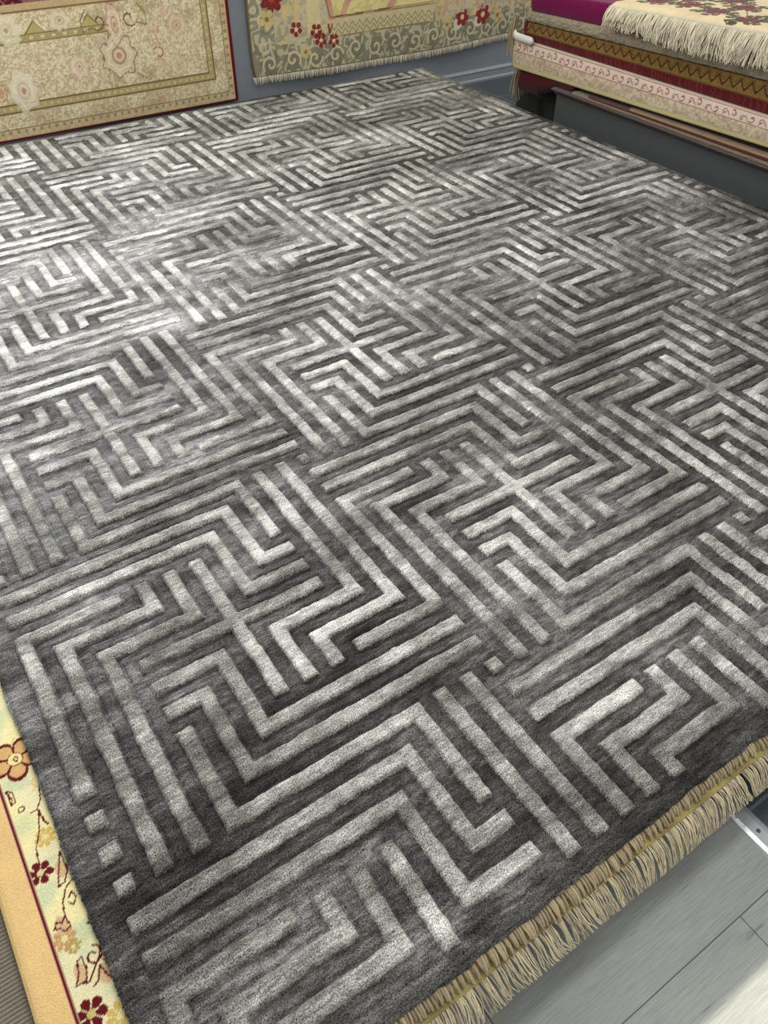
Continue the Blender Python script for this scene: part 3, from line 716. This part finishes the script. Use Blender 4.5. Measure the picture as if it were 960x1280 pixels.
olive = thing('folded_rug', 'dark olive rug folded on the low plinth at the far end of the bench', 'rug', (3.2, 2.3, 0.17), G_ST)
part('body', fold_mesh('body', 2.04, 2.5, yl(.17, .17), yl(.235, .235), 2.90, 0.6, const((66, 60, 46), 0.5), M_fuzz, 0.02, x1=3.5), olive)
lines = []; cols = []
for y in np.arange(2.08, 2.48, 0.007):
    L = 0.05 + 0.02 * rng.random()
    lines.append([(2.885 - 0.012 * t, y + 0.01 * (rng.random() - .5) * t, 0.215 - L * t) for t in np.linspace(0, 1, 5)]); cols.append(lin(104, 98, 80) * (0.6 + 0.5 * rng.random()))
part('fringe', strands_mesh('fringe', lines, 0.0028, M_yarn, cols, 4), olive)
def crim_z(y): return 0.292 - 0.03 * np.clip((y - 1.95) / 0.3, 0, 1)
solo('folded_rug', 'dark crimson rug folded under the far end of the pale pink scroll rug', fold_mesh('folded_rug', 1.90, 2.30, lambda y: crim_z(y) - 0.05 * np.clip((y - 2.02) / 0.12, 0, 1), lambda y: 0.3145 - 0.010 * np.clip((y - 2.0) / 0.3, 0, 1), 2.715, 0.7, const((66, 14, 18), 0.6), M_wool, 0.02, x1=3.5))

# pale pink scroll rug
def scroll_col(Y, T, S):
    c = np.repeat(lin(214, 200, 170)[None], len(Y), 0)
    h = T * 0.12
    paint(c, T < 0.20, (214, 202, 148)); paint(c, T < 0.035, (150, 132, 90)); paint(c, (T > 0.16) & (T < 0.20), (196, 182, 140))
    fl = (T > 0.20) & (T < 0.60); g = fbm(Y * 70, h * 90, 3)
    paint(c, fl, (208, 192, 164)); paint(c, fl & (g > 0.52), (186, 158, 136), 0.75); paint(c, fl & (fbm(Y * 90 + 9, h * 90 + 4, 2) > 0.62), (156, 146, 112), 0.6)
    paint(c, (T > 0.585) & (T < 0.615), (140, 84, 78)); paint(c, (T > 0.935) & (T < 0.96), (150, 96, 88))
    sb = (T > 0.615) & (T < 0.935); paint(c, sb, (216, 196, 178))
    for y0 in np.arange(-0.85, 2.36, 0.085):
        near = np.abs(Y - y0) < 0.06
        if not near.any(): continue
        cc = c[near]; yy = Y[near]; hh = h[near]
        k_ = 1 if int(round(y0 / 0.085)) % 2 else -1
        stroke(cc, yy, hh, curl(y0, 0.093, 0.003, 0.016, 0.3 * k_, 0.3 * k_ + 5.0 * k_, 12), 0.0045, (128, 62, 64))
        stroke(cc, yy, hh, curl(y0 + 0.04, 0.092, 0.003, 0.012, 2.6 * k_, 2.6 * k_ - 4.6 * k_, 10), 0.004, (140, 76, 74))
        stroke(cc, yy, hh, [(y0 + 0.015, 0.08), (y0 + 0.03, 0.10), (y0 + 0.05, 0.078)], 0.0035, (150, 90, 86))
        c[near] = cc
    paint(c, T > 0.96, (206, 190, 168))
    return c
pink = thing('folded_rug', 'thick folded cream rug with pale pink scroll band, middle of the bench stack', 'rug', (3.1, 0.8, 0.31), G_ST)
part('body', fold_mesh('body', -0.9, 2.362, yl(.315, .345), yl(.441, .451), 2.70, 0.85, scroll_col, M_wool, 0.012, nt=44, ystep=0.004, round_end=0.05), pink)
def tassel(yc, xc, z0, L, n, spread, rad=0.0035):
    ls = []; cs = []
    for i in range(n):
        dx, dy = spread * (rng.random() - .5), spread * (rng.random() - .5); bend = 0.02 * (rng.random() - .5)
        ls.append([(xc + dx * (0.5 + t) + bend * t * t, yc + dy * (0.5 + t) + 0.012 * math.sin(t * 3), z0 - L * (0.85 + 0.3 * ((i * 7) % 5) / 5) * t) for t in np.linspace(0, 1, 7)]); cs.append(lin(176, 162, 126) * (0.6 + 0.6 * rng.random()))
    return ls, cs
ls, cs = [], []
for yc, xc, z0, L, n, sprd in ((2.375, 2.725, 0.52, 0.16, 16, 0.035), (2.385, 2.77, 0.45, 0.14, 14, 0.04), (2.39, 2.84, 0.38, 0.10, 10, 0.05), (2.385, 2.80, 0.30, 0.16, 22, 0.04), (2.395, 2.90, 0.36, 0.12, 14, 0.06), (2.39, 3.0, 0.36, 0.12, 14, 0.07)):
    a_, b_ = tassel(yc, xc, z0, L, n, sprd); ls += a_; cs += b_
part('fringe', strands_mesh('fringe', ls, 0.0035, M_yarn, cs, 5), pink)
# white plastic corner clip
def clip_mesh():
    y0, y1, r = 2.19, 2.375, 0.012
    V = []; F = []; n = 14; ks = 12
    ys_ = np.linspace(y0, y1, n)
    for i, yy in enumerate(ys_):
        e = min(1.0, min(yy - y0, y1 - yy) / 0.010 + 0.35)
        xo = 2.683 + 0.05 * max(0, (yy - 2.30) / 0.075) ** 2
        for j in range(ks):
            a = 2 * math.pi * j / ks; V.append((xo + r * e * math.cos(a), yy, 0.4495 + 0.017 * e * math.sin(a) - 0.02 * 0))
    for i in range(n - 1):
        for j in range(ks): F.append((i * ks + j, i * ks + (j + 1) % ks, (i + 1) * ks + (j + 1) % ks, (i + 1) * ks + j))
    F += [tuple(range(ks))[::-1], tuple((n - 1) * ks + j for j in range(ks))]
    return mesh_from('plastic_sleeve', V, F, M_white)
tag(recentre(link('plastic_sleeve', clip_mesh())), 'white plastic sleeve on the far corner of the pink scroll rug', 'sleeve')

def zig_col(Y, T, S):
    c = np.repeat(lin(88, 13, 20)[None], len(Y), 0) * (0.75 + 0.5 * fbm(Y * 180, T * 4, 2))[:, None]
    paint(c, T < 0.10, (80, 16, 20)); paint(c, (T < 0.37) & (fbm(Y * 320, T * 1.5, 1) > 0.66), (124, 50, 44), 0.6)
    g = (T > 0.38) & (Y < 2.265); h = T
    paint(c, g, (132, 102, 52)); paint(c, g & (fbm(Y * 160, T * 20, 2) > 0.58), (112, 86, 44), 0.8)
    z = np.abs(((Y / 0.052) % 1) - 0.5) * 2
    zz_ = (T - 0.45) / 0.45
    paint(c, g & (np.abs(zz_ - (0.15 + 0.7 * z)) < 0.11), (66, 34, 20)); paint(c, g & (np.abs(zz_ - (0.48 + 0.7 * z)) < 0.05) & (zz_ < 1.0), (92, 58, 32), 0.8)
    paint(c, (T > 0.375) & (T < 0.415), (92, 66, 34)); paint(c, (T > 0.945) & (Y < 2.265), (88, 64, 34)); paint(c, T > 0.975, (74, 44, 30))
    return c
solo('folded_rug', 'crimson folded rug with gold-brown zigzag band in the bench stack', fold_mesh('folded_rug', -0.9, 2.31, yl(.441, .451), yl(.529, .562), 2.715, 0.85, zig_col, M_wool, 0.010, nt=40, ystep=0.004))
solo('folded_rug', 'folded rug with thick grey-beige pile edge above the zigzag band', fold_mesh('folded_rug', -0.9, 2.285, yl(.529, .562), yl(.574, .618), 2.705, 0.85, const((158, 146, 122), 0.75, 220, 5), M_fuzz, 0.012, jitter=0.010))
solo('folded_rug', 'bright magenta folded rug under the fringed rose rug', fold_mesh('folded_rug', -0.9, 2.27, yl(.574, .618), yl(.660, .716), 2.71, 0.85, const((112, 8, 68), 0.3), M_wool, 0.014))

# rose rug on top: drooping fringed end towards the carved rug
mag_top = yl(.660, .716)
def rose_z(X, Y):
    return mag_top(Y) + 0.014 + 0.003 * np.sin(Y * 9 + X * 3) - 0.012 * sstep(2.70, 2.655, X)
def rose_edge(y): return 2.655 + 0.012 * math.sin(y * 8)
def rose_col(X, Y):
    c = np.repeat(lin(226, 206, 162)[None], len(X), 0)
    paint(c, sstep(0.5, 0.7, fbm(X * 14, Y * 14, 3)), (216, 192, 146), 0.6)
    rd = np.random.default_rng(3)
    spots = [(2.838, 1.62), (2.80, 1.30), (2.853, 1.46), (2.945, 1.27), (2.76, 1.12), (2.97, 1.57), (3.04, 1.40), (2.87, 1.05), (2.80, 0.86), (3.06, 1.15), (2.93, 0.83), (3.12, 1.45)] + [(2.78 + 0.17 * (k % 3), 0.68 - 0.12 * k) for k in range(12)] + [(3.25 + 0.1 * (k % 2), 1.55 - 0.19 * k) for k in range(12)]
    for i, (sx, sy) in enumerate(spots):
        for k_ in range(5):
            a = k_ * 1.256 + i; lx, ly = sx + 0.064 * math.cos(a), sy + 0.064 * math.sin(a)
            blossom(c, X, Y, lx, ly, 0.036, 3, (74, 70, 34) if (i + k_) % 3 else (104, 62, 40), None, None, a)
        blossom(c, X, Y, sx, sy, 0.054, 6, (128, 26, 38), (66, 14, 22), (98, 20, 30), i, 0.2)
    stroke(c, X, Y, [(2.838, 1.62), (2.853, 1.46), (2.80, 1.30), (2.945, 1.27), (2.76, 1.12), (2.80, 0.86)], 0.006, (92, 64, 36), 0.8)
    paint(c, X < 2.668, (206, 196, 168))
    return c
rose = thing('fringed_rug', 'cream rug with dark red roses and long white fringe on top of the bench stack', 'rug', (3.1, 0.6, 0.66), G_ST)
xs = np.concatenate([np.arange(2.655, 3.5, 0.006)]); ys = np.concatenate([np.arange(-0.8, 0.6, 0.008), np.arange(0.61, 1.74, 0.006)])
V, q, C, r = sheet(xs, ys, rose_z, lambda X, Y: rose_z(X, Y) - 0.009, rose_col)
V[:, 0] += 0.012 * np.sin(V[:, 1] * 8) * sstep(2.8, 2.655, V[:, 0])
part('pile', mesh_from('pile', V, [tuple(f) for f in q] + [tuple(r)], M_wool, C), rose)
lines = []; cols = []; rads = []
y = -0.79
while y < 1.735:
    x0 = rose_edge(y) + 0.004; z0 = float(rose_z(np.array([2.655]), np.array([y]))[0]) - 0.004
    sw = (fbm(np.array([y * 16.0]), np.array([3.0]), 2)[0] - 0.5) * 0.06
    for j in range(3):
        L = (0.092 + 0.03 * (rng.random() - .5)) * (1 - 0.35 * float(sstep(1.2, 1.7, y))) ; yy = y + 0.006 * rng.random(); w = rng.random() * 6
        pts = []
        for t in np.linspace(0, 1, 8):
            pts.append((x0 - 0.030 * math.sin(min(1, t * 1.6) * 1.57) + 0.003 * math.sin(w + 5 * t), yy + (sw + 0.012 * (j - 1)) * t * t, z0 - 0.012 * t - L * max(0, t - 0.08)))
        lines.append(pts); rads.append(0.0024 + 0.0008 * rng.random()); cols.append(lin(226, 216, 188) * (0.68 + 0.42 * rng.random()))
    y += 0.0072
part('fringe', strands_mesh('fringe', lines, rads, M_yarn, cols, 4), rose)
